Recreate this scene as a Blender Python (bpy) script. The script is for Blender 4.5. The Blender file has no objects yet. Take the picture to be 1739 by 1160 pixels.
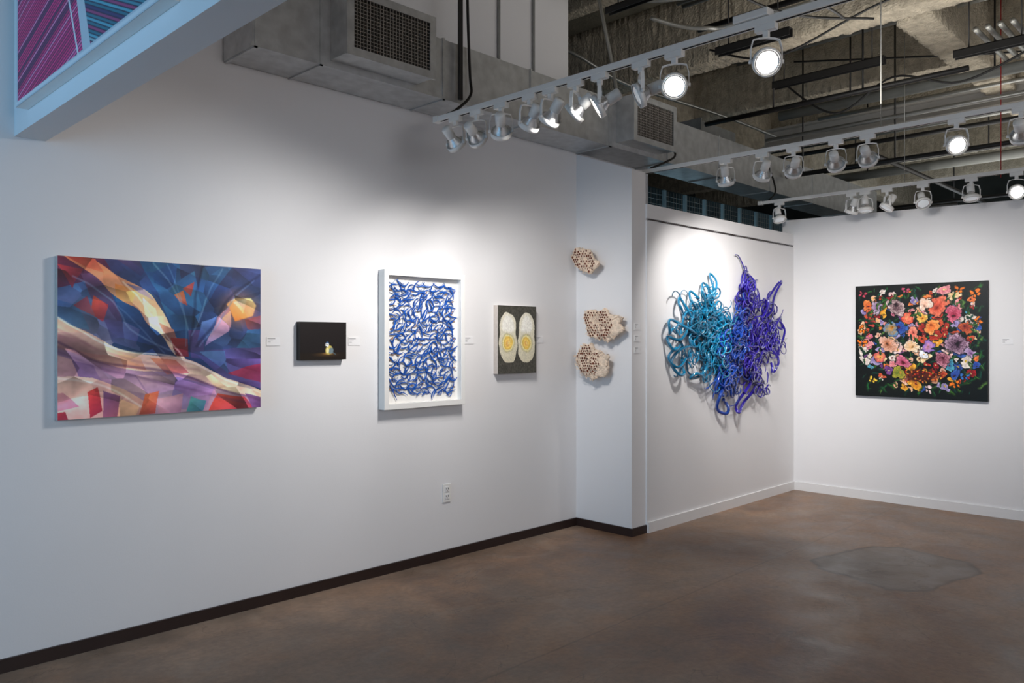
import bpy, math, random
import numpy as np
from mathutils import Vector, Matrix, noise as mnoise
random.seed(7); rng=np.random.default_rng(7)
C=bpy.context.scene.collection
bpy.context.scene.view_settings.view_transform='Standard'

# ------------------------------------------------------------------ materials
def newmat(name):
    m=bpy.data.materials.new(name); m.use_nodes=True
    nt=m.node_tree; b=nt.nodes['Principled BSDF']; return m,nt,b
def lin(c):
    return tuple(((x/255)/12.92 if x/255<=0.04045 else (((x/255)+0.055)/1.055)**2.4) for x in c)
def mat(name,col,rough=0.6,metal=0.0,nscale=8,namt=0.06,bump=0.0,bscale=60,spec=0.5,coat=0):
    m,nt,b=newmat(name); N=nt.nodes; L=nt.links
    c=lin(col)
    tc=N.new('ShaderNodeTexCoord'); n=N.new('ShaderNodeTexNoise'); n.inputs['Scale'].default_value=nscale; n.inputs['Detail'].default_value=6
    L.new(tc.outputs['Object'],n.inputs['Vector'])
    r=N.new('ShaderNodeValToRGB')
    r.color_ramp.elements[0].position=0.3; r.color_ramp.elements[1].position=0.7
    r.color_ramp.elements[0].color=(*[max(0,x*(1-namt)) for x in c],1)
    r.color_ramp.elements[1].color=(*[min(1,x*(1+namt)) for x in c],1)
    L.new(n.outputs['Fac'],r.inputs['Fac']); L.new(r.outputs['Color'],b.inputs['Base Color'])
    b.inputs['Roughness'].default_value=rough; b.inputs['Metallic'].default_value=metal
    b.inputs['Specular IOR Level'].default_value=spec; b.inputs['Coat Weight'].default_value=coat
    if bump>0:
        n2=N.new('ShaderNodeTexNoise'); n2.inputs['Scale'].default_value=bscale; n2.inputs['Detail'].default_value=8
        L.new(tc.outputs['Object'],n2.inputs['Vector'])
        bp=N.new('ShaderNodeBump'); bp.inputs['Strength'].default_value=bump; bp.inputs['Distance'].default_value=0.02
        L.new(n2.outputs['Fac'],bp.inputs['Height']); L.new(bp.outputs['Normal'],b.inputs['Normal'])
    return m
def attrmat(name,rough=0.5,coat=0.0):
    m,nt,b=newmat(name); a=nt.nodes.new('ShaderNodeAttribute'); a.attribute_name='Col'
    n=nt.nodes.new('ShaderNodeTexNoise'); n.inputs['Scale'].default_value=350
    tc=nt.nodes.new('ShaderNodeTexCoord'); nt.links.new(tc.outputs['Object'],n.inputs['Vector'])
    bp=nt.nodes.new('ShaderNodeBump'); bp.inputs['Strength'].default_value=0.08; bp.inputs['Distance'].default_value=0.002
    nt.links.new(n.outputs['Fac'],bp.inputs['Height']); nt.links.new(bp.outputs['Normal'],b.inputs['Normal'])
    nt.links.new(a.outputs['Color'],b.inputs['Base Color']); b.inputs['Roughness'].default_value=rough
    b.inputs['Coat Weight'].default_value=coat; b.inputs['Specular IOR Level'].default_value=0.3
    return m
M={}
M['wall']=mat('white_paint',(228,227,228),0.7,nscale=1.5,namt=0.015,bump=0.03,bscale=150,spec=0.2)
M['wallgrey']=mat('plaster_grey',(176,172,166),0.85,nscale=3,namt=0.08,bump=0.15,bscale=30)
M['trimwhite']=mat('white_trim',(228,227,227),0.45,namt=0.01)
M['trimdark']=mat('dark_vinyl',(44,30,27),0.4,namt=0.1)
M['galv']=mat('galvanised_steel',(196,198,199),0.40,0.65,nscale=14,namt=0.14,bump=0.04,bscale=9)
M['galvd']=mat('galvanised_dark',(150,152,152),0.5,0.6,nscale=10,namt=0.15)
M['grille']=mat('grille_bars',(150,145,138),0.5,0.4,nscale=30,namt=0.15)
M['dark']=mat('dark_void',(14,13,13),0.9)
M['black']=mat('black_paint',(22,21,21),0.5,namt=0.2)
M['white']=mat('white_enamel',(232,231,228),0.35,namt=0.02)
M['steel']=mat('conduit_steel',(165,165,160),0.35,0.7,nscale=5,namt=0.1)
M['greypipe']=mat('grey_painted_pipe',(128,130,126),0.6,0.1,nscale=5,namt=0.15)
M['spray']=mat('sprayed_fireproofing',(178,168,150),0.95,nscale=14,namt=0.22,bump=1.0,bscale=55)
M['deck']=mat('ceiling_concrete',(116,112,99),0.95,nscale=3,namt=0.35,bump=0.6,bscale=40)
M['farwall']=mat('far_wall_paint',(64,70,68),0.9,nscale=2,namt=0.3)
M['canvas']=mat('canvas_side',(190,180,172),0.8,nscale=60)
M['canvasblack']=mat('canvas_black',(22,17,16),0.6)
M['red']=mat('red_cable',(150,20,25),0.5)
M['bluepost']=mat('pale_blue_post',(140,172,184),0.5,namt=0.05)
M['clay']=mat('unglazed_clay',(232,210,188),0.85,nscale=35,namt=0.2,bump=0.6,bscale=80)
M['claydark']=mat('cell_hollow_brown',(104,52,32),0.85,nscale=40,namt=0.5)
M['paper']=mat('white_paper',(238,236,232),0.8,namt=0.02)
M['bluestrip']=mat('cobalt_blue',(16,84,176),0.45,nscale=20,namt=0.2)
M['greystrip']=mat('pale_slate_strip',(140,158,188),0.6,nscale=30,namt=0.15)
M['brownedge']=mat('cut_board_edge',(160,128,108),0.8,nscale=40,namt=0.2)
M['slot']=mat('outlet_slot',(50,48,46),0.6)
def strand(name,c):
    m=mat(name,c,0.12,0,nscale=5,namt=0.55,spec=0.9,coat=1.0); m.node_tree.nodes['Principled BSDF'].inputs['Coat Roughness'].default_value=.04; return m
M['teal']=strand('teal_resin',(0,108,148)); M['azure']=strand('azure_resin',(4,58,152)); M['indigo']=strand('indigo_resin',(34,18,138))
M['paint']=attrmat('oil_paint',0.45,0.05)
M['flat']=attrmat('printed_card',0.8)
def emis(name,c,s):
    m,nt,b=newmat(name); b.inputs['Base Color'].default_value=(*c,1); b.inputs['Emission Color'].default_value=(*c,1); b.inputs['Emission Strength'].default_value=s; b.inputs['Roughness'].default_value=0.2
    return m
M['lampon']=emis('lit_lamp_glass',(1,0.97,0.92),12.0)
M['lampdim']=emis('lamp_glass',(0.6,0.63,0.65),0.3)
m,nt,b=newmat('par_reflector'); b.inputs['Base Color'].default_value=(0.82,0.83,0.84,1); b.inputs['Metallic'].default_value=0.85; b.inputs['Roughness'].default_value=0.2
nn=nt.nodes.new('ShaderNodeTexNoise'); nn.inputs['Scale'].default_value=60; bb=nt.nodes.new('ShaderNodeBump'); bb.inputs['Strength'].default_value=0.3; bb.inputs['Distance'].default_value=0.003
nt.links.new(nn.outputs['Fac'],bb.inputs['Height']); nt.links.new(bb.outputs['Normal'],b.inputs['Normal']); M['par']=m
# floor material
m,nt,b=newmat('stained_concrete'); N=nt.nodes; L=nt.links
tc=N.new('ShaderNodeTexCoord')
def noise(sc,det=8,dist=0.0,rough=0.6):
    n=N.new('ShaderNodeTexNoise'); n.inputs['Scale'].default_value=sc; n.inputs['Detail'].default_value=det; n.inputs['Distortion'].default_value=dist; n.inputs['Roughness'].default_value=rough
    L.new(tc.outputs['Object'],n.inputs['Vector']); return n
def ramp(src,stops):
    r=N.new('ShaderNodeValToRGB'); e=r.color_ramp.elements
    while len(e)<len(stops): e.new(0.5)
    for i,(p,c) in enumerate(stops): e[i].position=p; e[i].color=(*c,1)
    L.new(src,r.inputs['Fac']); return r
def math_(op,a,b_=None,c=None):
    n=N.new('ShaderNodeMath'); n.operation=op
    for i,v in enumerate((a,b_,c)):
        if v is None: continue
        if isinstance(v,(int,float)): n.inputs[i].default_value=v
        else: L.new(v,n.inputs[i])
    return n.outputs[0]
def mix(f,a,b_,mode='MIX'):
    n=N.new('ShaderNodeMix'); n.data_type='RGBA'; n.blend_type=mode
    if isinstance(f,(int,float)): n.inputs[0].default_value=f
    else: L.new(f,n.inputs[0])
    for i,v in ((6,a),(7,b_)):
        if isinstance(v,tuple): n.inputs[i].default_value=(*v,1)
        else: L.new(v,n.inputs[i])
    return n.outputs[2]
n1=noise(0.8,10,0.6); n2=noise(4,10,0.3); n3=noise(30,6)
base=ramp(n1.outputs['Fac'],[(0.3,lin((114,89,73))),(0.48,lin((142,112,89))),(0.6,lin((146,121,101))),(0.75,lin((122,98,80)))])
det=ramp(n2.outputs['Fac'],[(0.34,(0.70,0.70,0.70)),(0.66,(1.18,1.18,1.18))])
col=mix(1.0,base.outputs['Color'],det.outputs['Color'],'MULTIPLY')
fine=ramp(n3.outputs['Fac'],[(0.35,(0.86,0.86,0.86)),(0.65,(1.10,1.10,1.10))])
col=mix(1.0,col,fine.outputs['Color'],'MULTIPLY')
sep=N.new('ShaderNodeSeparateXYZ'); L.new(tc.outputs['Object'],sep.inputs[0]); X=sep.outputs[0]; Y=sep.outputs[1]
wob=math_('MULTIPLY',math_('SUBTRACT',n2.outputs['Fac'],0.5),0.16)
nw=noise(1.6,3)
dx=math_('SUBTRACT',X,5.52); dy=math_('SUBTRACT',Y,1.9)
ca,sa=math.cos(math.radians(-12)),math.sin(math.radians(-12))
px=math_('ADD',math_('MULTIPLY',dx,ca),math_('MULTIPLY',dy,sa)); py=math_('SUBTRACT',math_('MULTIPLY',dy,ca),math_('MULTIPLY',dx,sa))
d=math_('MAXIMUM',math_('ABSOLUTE',math_('DIVIDE',px,0.50)),math_('ABSOLUTE',math_('DIVIDE',py,0.42)))
d=math_('MAXIMUM',d,math_('DIVIDE',math_('ADD',math_('ABSOLUTE',px),math_('ABSOLUTE',py)),0.76))
d=math_('ADD',math_('ADD',d,wob),math_('MULTIPLY',math_('SUBTRACT',nw.outputs['Fac'],0.5),0.35))
pm=ramp(d,[(0.93,(1,1,1)),(0.98,(0,0,0))])
pedge=ramp(d,[(0.88,(0,0,0)),(0.95,(1,1,1)),(1.0,(0,0,0))])
n5=noise(1.7,12,1.2,0.75)
sm=ramp(n5.outputs['Fac'],[(0.54,(0,0,0)),(0.62,(1,1,1))])
col=mix(math_('MULTIPLY',sm.outputs['Color'],0.30),col,lin((154,138,122)))
col=mix(math_('MULTIPLY',pm.outputs['Color'],0.8),col,lin((118,109,101)))
col=mix(math_('MULTIPLY',pedge.outputs['Color'],0.6),col,lin((78,66,58)))
def line(coord,pos,w,amt,c,col):
    dd=math_('ABSOLUTE',math_('SUBTRACT',math_('ADD',coord,math_('MULTIPLY',wob,0.05)),pos))
    mk=ramp(dd,[(0,(1,1,1)),(w,(0,0,0))])
    return mix(math_('MULTIPLY',mk.outputs['Color'],amt),col,c)
col=line(Y,2.55,0.010,0.45,lin((84,70,62)),col)
col=line(X,6.35,0.008,0.35,lin((84,70,62)),col)
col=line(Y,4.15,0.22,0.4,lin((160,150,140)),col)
nc_=noise(0.9,6,0.8,0.55); cr=math_('ABSOLUTE',math_('SUBTRACT',nc_.outputs['Fac'],0.47)); crm=ramp(cr,[(0.0,(1,1,1)),(0.0022,(0,0,0))])
col=mix(math_('MULTIPLY',crm.outputs['Color'],0.4),col,lin((70,58,50)))
n6=noise(0.55,8,0.4,0.6)
dk=ramp(n6.outputs['Fac'],[(0.42,(0.68,0.665,0.65)),(0.58,(1.08,1.06,1.04))])
col=mix(1.0,col,dk.outputs['Color'],'MULTIPLY')
L.new(col,b.inputs['Base Color'])
rr=ramp(n2.outputs['Fac'],[(0.3,(0.28,)*3),(0.7,(0.5,)*3)]); L.new(rr.outputs['Color'],b.inputs['Roughness'])
b.inputs['Specular IOR Level'].default_value=0.35
bp=N.new('ShaderNodeBump'); bp.inputs['Strength'].default_value=0.12; bp.inputs['Distance'].default_value=0.01; L.new(n3.outputs['Fac'],bp.inputs['Height']); L.new(bp.outputs['Normal'],b.inputs['Normal'])
M['floor']=m

# ------------------------------------------------------------------ mesh builder
class MB:
    def __init__(s): s.v=[]; s.f=[]; s.m=[]; s.smooth=[]
    def add(s,vs,fs,mi=0,sm=False):
        o=len(s.v); s.v+= [tuple(map(float,p)) for p in vs]
        for f in fs: s.f.append(tuple(i+o for i in f)); s.m.append(mi); s.smooth.append(sm)
    def box(s,x0,x1,y0,y1,z0,z1,mi=0):
        s.add([(x0,y0,z0),(x1,y0,z0),(x1,y1,z0),(x0,y1,z0),(x0,y0,z1),(x1,y0,z1),(x1,y1,z1),(x0,y1,z1)],
              [(0,3,2,1),(4,5,6,7),(0,1,5,4),(1,2,6,5),(2,3,7,6),(3,0,4,7)],mi)
    def tube(s,pts,r,n=8,mi=0,cap=True,flat=1.0):
        P=[Vector(p) for p in pts]; k=len(P); vs=[]; fs=[]
        up=None
        for i,p in enumerate(P):
            t=(P[min(i+1,k-1)]-P[max(i-1,0)]).normalized()
            if up is None:
                a=Vector((0,0,1)) if abs(t.z)<0.9 else Vector((1,0,0))
                up=(a-t*a.dot(t)).normalized()
            else:
                up=(up-t*up.dot(t)); 
                up=up.normalized() if up.length>1e-6 else t.orthogonal().normalized()
            sd=t.cross(up); rr=r[i] if hasattr(r,'__len__') else r
            for j in range(n):
                a=2*math.pi*j/n
                vs.append(p+up*math.cos(a)*rr+sd*math.sin(a)*rr*flat)
        for i in range(k-1):
            for j in range(n):
                fs.append((i*n+j,i*n+(j+1)%n,(i+1)*n+(j+1)%n,(i+1)*n+j))
        if cap: fs.append(tuple(range(n-1,-1,-1))); fs.append(tuple((k-1)*n+j for j in range(n)))
        s.add(vs,fs,mi,True)
    def lathe(s,prof,n=24,mi=0):
        vs=[];fs=[]
        for r,z in prof:
            for j in range(n): a=2*math.pi*j/n; vs.append((r*math.cos(a),r*math.sin(a),z))
        for i in range(len(prof)-1):
            for j in range(n): fs.append((i*n+j,i*n+(j+1)%n,(i+1)*n+(j+1)%n,(i+1)*n+j))
        s.add(vs,fs,mi,True)
    def mesh(s,name,mats,off=(0,0,0)):
        me=bpy.data.meshes.new(name)
        me.from_pydata([(a-off[0],b-off[1],c-off[2]) for a,b,c in s.v],[],s.f)
        for mm in mats: me.materials.append(mm)
        me.polygons.foreach_set('material_index',s.m); me.polygons.foreach_set('use_smooth',s.smooth)
        me.update(); return me
def bbox0(vs):
    a=np.array(vs); return ((a[:,0].min()+a[:,0].max())/2,(a[:,1].min()+a[:,1].max())/2,a[:,2].min())
def build(mb,name,mats,parent=None,label=None,category=None,kind=None,group=None,bevel=0):
    if not isinstance(mats,(list,tuple)): mats=[mats]
    off=tuple(parent.location) if parent else bbox0(mb.v)
    ob=bpy.data.objects.new(name,mb.mesh(name,mats,off)); C.objects.link(ob)
    if parent: ob.parent=parent
    else: ob.location=off
    tag(ob,label,category,kind,group)
    if bevel:
        bv=ob.modifiers.new('bevel','BEVEL'); bv.width=bevel; bv.segments=2; bv.limit_method='ANGLE'
    return ob
def tag(ob,label=None,category=None,kind=None,group=None):
    if label: ob['label']=label
    if category: ob['category']=category
    if kind: ob['kind']=kind
    if group: ob['group']=group
def empty(name,loc,label,category,group=None):
    e=bpy.data.objects.new(name,None); e.location=loc; e.empty_display_size=0.1; C.objects.link(e); tag(e,label,category,None,group); return e
def structure(name,boxes,mt,label):
    mb=MB()
    for b_ in boxes: mb.box(*b_)
    return build(mb,name,mt,None,label,name.split('_')[0],'structure')

# ------------------------------------------------------------------ room shell
VL=4.15; VB=3.585; UR=7.66; UP=4.95; G=0.0015
o=structure('floor',[(-5,17,-6,9,-0.1,0)],M['floor'],'mottled brown stained concrete floor'); 
for v in o.data.vertices: v.co=v.co+Vector(o.location)
o.location=(0,0,0)
structure('ceiling',[(-5,17,-6,9,4.6,4.75)],M['deck'],'raw concrete ceiling deck')
mb=MB(); mb.box(-5,4.85,VL,VL+0.15,0,4.6); mb.box(4.85,5.95,VL,VL+0.15,0,3.35)
build(mb,'wall_left',M['wall'],None,'long white painted gallery wall','wall','structure')
mb=MB(); a_,b2=3.6,VL
mb.add([(UP,a_,0),(5.13,a_,0),(5.13,b2,0),(UP,b2,0),(UP,a_,2.80),(5.13,a_,2.80),(5.13,b2,3.0),(UP,b2,3.0)],[(0,3,2,1),(4,5,6,7),(0,1,5,4),(1,2,6,5),(2,3,7,6),(3,0,4,7)])
build(mb,'wall_pillar',M['wall'],None,'white boxed pillar return of the wall','wall','structure')
mb=MB(); mb.box(5.13,UR,VB,VB+0.12,0,2.425); mb.box(5.13,UR,VB+0.012,VB+0.12,2.425,2.445); mb.box(5.13,UR,VB,VB+0.12,2.445,2.555)
build(mb,'wall_back',M['wall'],None,'white partition wall with a seam near its top','wall','structure')
mb=MB()
mb.add([(UR,-4,0),(UR+0.12,-4,0),(UR+0.12,VB+.12,0),(UR,VB+.12,0),(UR,-4,2.55),(UR+0.12,-4,2.55),(UR+0.12,VB+.12,2.705),(UR,VB+.12,2.705)],
 [(0,3,2,1),(4,5,6,7),(0,1,5,4),(1,2,6,5),(2,3,7,6),(3,0,4,7)])
build(mb,'wall_right',M['wall'],None,'white partition wall below an open ceiling','wall','structure')
structure('wall_header',[(0.985,1.112,-3.5,VL,2.425,4.6)],M['wall'],'white dropped header wall')
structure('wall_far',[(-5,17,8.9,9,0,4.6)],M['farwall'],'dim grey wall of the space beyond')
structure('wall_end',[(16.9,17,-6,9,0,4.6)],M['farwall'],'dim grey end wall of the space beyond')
structure('wall_rear',[(-5,17,-6,-5.9,0,4.6)],M['wall'],'white wall at the back of the gallery')
structure('baseboard_left',[(-5,UP-0.013,VL-0.013,VL,0,0.062)],M['trimdark'],'dark brown vinyl baseboard')
structure('baseboard_pillar',[(UP-0.013,UP,3.6-0.013,VL,0,0.062),(UP,5.13,3.6-0.013,3.6,0,0.062)],M['trimdark'],'dark brown vinyl baseboard around the pillar')
structure('baseboard_back',[(5.135,UR,VB-0.014,VB,0,0.082)],M['trimwhite'],'white painted baseboard')
structure('baseboard_right',[(UR-0.014,UR,-4,VB-0.014,0,0.082)],M['trimwhite'],'white painted baseboard')
mb=MB()
mb.tube([(5.14+i*0.1,VB-0.001,2.436+0.0015*math.sin(i*1.7)) for i in range(26)],[0.003+0.004*random.random() for i in range(26)],6)
build(mb,'trim_1',M['trimdark'],None,'rough dark seam across the partition','trim','structure')

# ------------------------------------------------------------------ duct
D0,D1=3.81,4.14; DB,DT=3.01,3.385
e=empty('air_duct',(5,3.97,DB),'rectangular galvanised steel air duct along the wall','air duct')
mb=MB(); mb.box(1.97,10.5,D0,D1,DB,DT)
build(mb,'duct_body',M['galv'],e)
mb=MB()
for uu in (1.985,2.37,3.25,4.05,4.95,5.75,6.6,7.6,8.6,9.6):
    w=0.008 if uu!=4.95 else 0.016
    mb.box(uu-w,uu+w,D0-0.008,D0,DB-0.008,DT+0.008); mb.box(uu-w,uu+w,D0-0.008,D1,DB-0.008,DB); mb.box(uu-w,uu+w,D0,D1,DT,DT+0.008)
mb.box(1.96,10.5,D0-0.004,D0,DB-0.001,DB+0.02)
build(mb,'duct_flange',M['galv'],e)
def vent(u0,u1):
    mb=MB(); vf=3.64; zb=3.05; zt=3.40
    t=0.012
    mb.box(u0,u1,vf,D0,zb,zb+t); mb.box(u0,u1,vf,D0,zt-t,zt); mb.box(u0,u0+t,vf,D0,zb+t,zt-t); mb.box(u1-t,u1,vf,D0,zb+t,zt-t)
    vb=build(mb,'vent_box',M['galv'],e)
    vb['label']='galvanised vent collar'
    mb=MB(); fr=0.035
    mb.box(u0-0.01,u1+0.01,vf-0.012,vf,zb-0.01,zb+fr); mb.box(u0-0.01,u1+0.01,vf-0.012,vf,zt-fr,zt+0.01)
    mb.box(u0-0.01,u0+fr,vf-0.012,vf,zb+fr,zt-fr); mb.box(u1-fr,u1+0.01,vf-0.012,vf,zb+fr,zt-fr)
    n=24
    for i in range(1,n):
        x=u0+fr+(u1-u0-2*fr)*i/n; mb.box(x-0.002,x+0.002,vf-0.006,vf+0.02,zb+fr,zt-fr,1)
    for i in range(1,14):
        z=zb+fr+(zt-zb-2*fr)*i/14; mb.box(u0+fr,u1-fr,vf-0.004,vf+0.014,z-0.0017,z+0.0017,1)
    build(mb,'vent_grille',[M['galv'],M['grille']],e)
    mb=MB(); mb.box(u0+0.012,u1-0.012,vf+0.05,vf+0.06,zb+0.012,zt-0.012); build(mb,'vent_interior',M['dark'],e)  # near-black sheet stands in for the shade inside the vent
vent(2.43,3.03); vent(5.03,5.60)
# ------------------------------------------------------------------ canvas painting toolkit
def homog(src):
    dst=[(0,0),(1,0),(1,1),(0,1)]; A=[]; B=[]
    for (x,y),(X_,Y_) in zip(src,dst):
        A.append([x,y,1,0,0,0,-x*X_,-y*X_]); B.append(X_); A.append([0,0,0,x,y,1,-x*Y_,-y*Y_]); B.append(Y_)
    h=np.linalg.solve(np.array(A,float),np.array(B,float)); H=np.append(h,1).reshape(3,3)
    def f(p):
        q=H@np.array([p[0],p[1],1.0]); return (q[0]/q[2],q[1]/q[2])
    return f
def smoothpts(P,n=6,closed=True):
    P=[np.array(p,float) for p in P]; k=len(P); out=[]
    for i in range(k if closed else k-1):
        if closed: p0,p1,p2,p3=P[i-1],P[i],P[(i+1)%k],P[(i+2)%k]
        else: p0,p1,p2,p3=P[max(i-1,0)],P[i],P[i+1],P[min(i+2,k-1)]
        for j in range(n):
            t=j/n; out.append(0.5*((2*p1)+(-p0+p2)*t+(2*p0-5*p1+4*p2-p3)*t*t+(-p0+3*p1-3*p2+p3)*t**3))
    if not closed: out.append(P[-1])
    return out
def vnoise(H,W,cells,seed):
    g=np.random.default_rng(seed).random((cells+2,cells+2)); y,x=np.mgrid[0:H,0:W]; x=x/W*cells; y=y/H*cells
    xi=x.astype(int); yi=y.astype(int); fx=x-xi; fy=y-yi; fx=fx*fx*(3-2*fx); fy=fy*fy*(3-2*fy)
    return (g[yi,xi]*(1-fx)+g[yi,xi+1]*fx)*(1-fy)+(g[yi+1,xi]*(1-fx)+g[yi+1,xi+1]*fx)*fy
class Cv:
    def __init__(s,W,H,bg,asp,tr=None):
        s.W,s.H=W,H; s.a=np.zeros((H,W,3)); s.a[:]=np.array(bg)/255.
        s.y,s.x=np.mgrid[0:H,0:W]; s.x=(s.x+0.5)/W; s.y=(s.y+0.5)/H; s.asp=asp; s.tr=tr or (lambda p:p)
    def warp(s,amp,cells,seed):
        s.x=s.x+amp*(vnoise(s.H,s.W,cells,seed)-.5)*2; s.y=s.y+amp*(vnoise(s.H,s.W,cells,seed+1)-.5)*2
    def mask(s,P):
        m=np.zeros((s.H,s.W),bool); k=len(P)
        for i in range(k):
            x0,y0=P[i]; x1,y1=P[(i+1)%k]
            if y0==y1: continue
            c=((y0>s.y)!=(y1>s.y))&(s.x<(x1-x0)*(s.y-y0)/(y1-y0)+x0); m^=c
        return m.astype(float)
    def blend(s,m,c0,c1=None,g=None):
        c0=np.array(c0)/255.
        if c1 is not None: c=c0+(np.array(c1)/255.-c0)*g[...,None]
        else: c=c0
        s.a=s.a*(1-m[...,None])+c*m[...,None]
    def poly(s,pts,c0,c1=None,d=(1,1),sm=0,soft=0,alpha=1):
        P=[s.tr(p) for p in pts]
        if sm: P=smoothpts(P,sm)
        m=s.mask(P)
        if soft: m=blur(m,soft)
        g=None
        if c1 is not None:
            q=s.x*d[0]+s.y*d[1]; qp=[p[0]*d[0]+p[1]*d[1] for p in P]; g=np.clip((q-min(qp))/(max(qp)-min(qp)+1e-6),0,1)
        s.blend(m*alpha,c0,c1,g)
    def stroke(s,pts,w,c,alpha=1,sm=6,soft=0.5):
        P=[s.tr(p) for p in pts]
        if sm: P=smoothpts(P,sm,False)
        d=np.full((s.H,s.W),9.0)
        for i in range(len(P)-1):
            ax,ay=P[i]; bx,by=P[i+1]; ay/=s.asp; by/=s.asp
            vx,vy=bx-ax,by-ay; l=vx*vx+vy*vy+1e-12
            t=np.clip(((s.x-ax)*vx+(s.y/s.asp-ay)*vy)/l,0,1)
            d=np.minimum(d,np.hypot(s.x-ax-t*vx,s.y/s.asp-ay-t*vy))
        s.blend(alpha*np.clip((w-d)/(w*soft),0,1),c)
    def ell(s,cx,cy,rx,ry,c,alpha=1,soft=0.15,rot=0):
        dx=(s.x-cx); dy=(s.y-cy)/s.asp; ca,sa=math.cos(rot),math.sin(rot)
        q=np.hypot((dx*ca+dy*sa)/rx,(-dx*sa+dy*ca)/ry)
        s.blend(alpha*np.clip((1-q)/soft,0,1),c)
def blur(m,r):
    for _ in range(2):
        for ax in (0,1):
            acc=np.zeros_like(m)
            for k in range(-r,r+1): acc+=np.roll(m,k,ax)
            m=acc/(2*r+1)
    return m
def surf(cv,name,p00,du,dz,parent,mt):
    H,W=cv.H,cv.W
    jj,ii=np.mgrid[0:H,0:W]
    s_=ii/(W-1); t_=jj/(H-1)
    off=np.array(parent.location)
    P=np.array(p00)[None,None]-off+s_[...,None]*np.array(du)+t_[...,None]*np.array(dz)
    me=bpy.data.meshes.new(name); nv=H*W; nf=(H-1)*(W-1)
    me.vertices.add(nv); me.vertices.foreach_set('co',P.reshape(-1).astype(np.float32))
    a=(np.arange(H-1)[:,None]*W+np.arange(W-1)[None]).reshape(-1)
    q=np.stack([a,a+W,a+W+1,a+1],1).astype(np.int32)
    me.loops.add(nf*4); me.loops.foreach_set('vertex_index',q.reshape(-1))
    me.polygons.add(nf); me.polygons.foreach_set('loop_start',np.arange(nf,dtype=np.int32)*4); me.polygons.foreach_set('loop_total',np.full(nf,4,np.int32))
    me.update(calc_edges=True)
    c=np.clip(cv.a,0,1); c=np.where(c<=0.04045,c/12.92,((c+0.055)/1.055)**2.4)
    col=np.ones((nv,4),np.float32); col[:,:3]=c.reshape(-1,3)
    at=me.color_attributes.new('Col','FLOAT_COLOR','POINT'); at.data.foreach_set('color',col.reshape(-1))
    me.materials.append(mt)
    ob=bpy.data.objects.new(name,me); C.objects.link(ob); ob.parent=parent; return ob
def wall_painting(cv,u0,u1,z0,z1,th,label,side,wall='L'):
    if wall=='L':
        e=empty('painting',((u0+u1)/2,VL-G,z0),label,'painting')
        mb=MB(); mb.box(u0,u1,VL-th,VL-G,z0,z1); build(mb,'canvas',side,e)
        surf(cv,'painted_surface',(u0,VL-th-0.0012,z1),(u1-u0,0,0),(0,0,z0-z1),e,M['paint'])
    else:
        e=empty('painting',(UR-G,(u0+u1)/2,z0),label,'painting')
        mb=MB(); mb.box(UR-th,UR-G,min(u0,u1),max(u0,u1),z0,z1); build(mb,'canvas',side,e)
        surf(cv,'painted_surface',(UR-th-0.0012,u0,z1),(0,u1-u0,0),(0,0,z0-z1),e,M['paint'])
    return e
# ---- painting 1 : folded drapery
HH,WW=420,560
cv=Cv(WW,HH,(38,62,104),1.34,homog([(98,435),(443,458),(441,691),(98,713)]))
cv.warp(.012,5,31); cv.warp(.004,14,41)
p=cv.poly
p([(150,400),(480,400),(480,620),(300,620)],(48,78,126),(28,48,88))
p([(60,400),(215,400),(205,470),(170,480),(70,510)],(122,38,46),(78,46,82),(0.4,1))
p([(150,400),(310,400),(272,505),(235,490),(190,468)],(70,56,90),(40,76,128),(1,0.6))
p([(195,440),(262,444),(240,470)],(84,60,92),(50,60,106))
p([(235,440),(345,440),(318,520),(268,500)],(26,72,122),(64,122,170),(0.3,1))
p([(262,440),(306,440),(290,496),(262,480)],(40,98,150),(26,62,114))
p([(300,420),(480,420),(480,508),(385,522),(322,562)],(58,70,116),(28,50,92),(0.4,1))
p([(345,455),(400,450),(360,505),(322,548)],(50,104,154),(28,60,110),(0,1))
p([(400,430),(480,430),(480,485),(392,512)],(50,52,94),(40,66,114))
p([(330,565),(480,480),(480,610),(350,615)],(38,58,100),(68,86,138),(1,0.3))
p([(268,502),(330,460),(342,520),(312,606)],(58,116,166),(26,60,110),(0,1))
p([(60,500),(145,480),(205,560),(190,585),(60,535)],(64,94,142),(116,114,148),(0.2,1))
p([(70,505),(132,520),(150,560),(70,545)],(44,80,134),(84,118,158))
p([(138,466),(186,468),(232,560),(240,596),(190,580)],(102,66,98),(66,84,136),(0.2,1))
p([(186,470),(214,500),(236,560),(205,548)],(40,94,150),(34,68,122),(0,1))
p([(196,500),(240,505),(300,600),(250,600),(215,570)],(46,102,156),(34,56,106),(0.2,1))
p([(112,430),(160,446),(195,468),(240,490),(270,520),(292,562),(316,612),(298,604),(272,568),(250,552),(234,526),(202,508),(176,482),(140,456)],(226,120,76),(250,232,204),(1,1),4)
p([(112,430),(158,442),(176,466),(146,456)],(196,56,46),(228,126,86))
p([(198,484),(230,492),(224,520),(202,508)],(238,138,70),(246,190,130))
p([(214,482),(240,490),(262,512),(236,500)],(110,100,140),(196,166,166))
p([(240,506),(264,524),(270,554),(248,548)],(254,242,216),(238,208,174))
p([(268,548),(294,560),(302,592),(280,576)],(210,150,120),(124,70,84))
p([(288,574),(318,576),(322,608),(300,606)],(158,46,46),(100,34,54))
p([(318,560),(345,560),(350,612),(326,610)],(84,70,122),(60,60,108))
cv.ell(*cv.tr((408,526)),0.15,0.12,(226,128,76),0.75,1.0)
p([(386,516),(402,508),(428,508),(436,520),(430,536),(396,544)],(255,226,164),(244,136,60),(-0.5,1),0,1)
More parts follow.
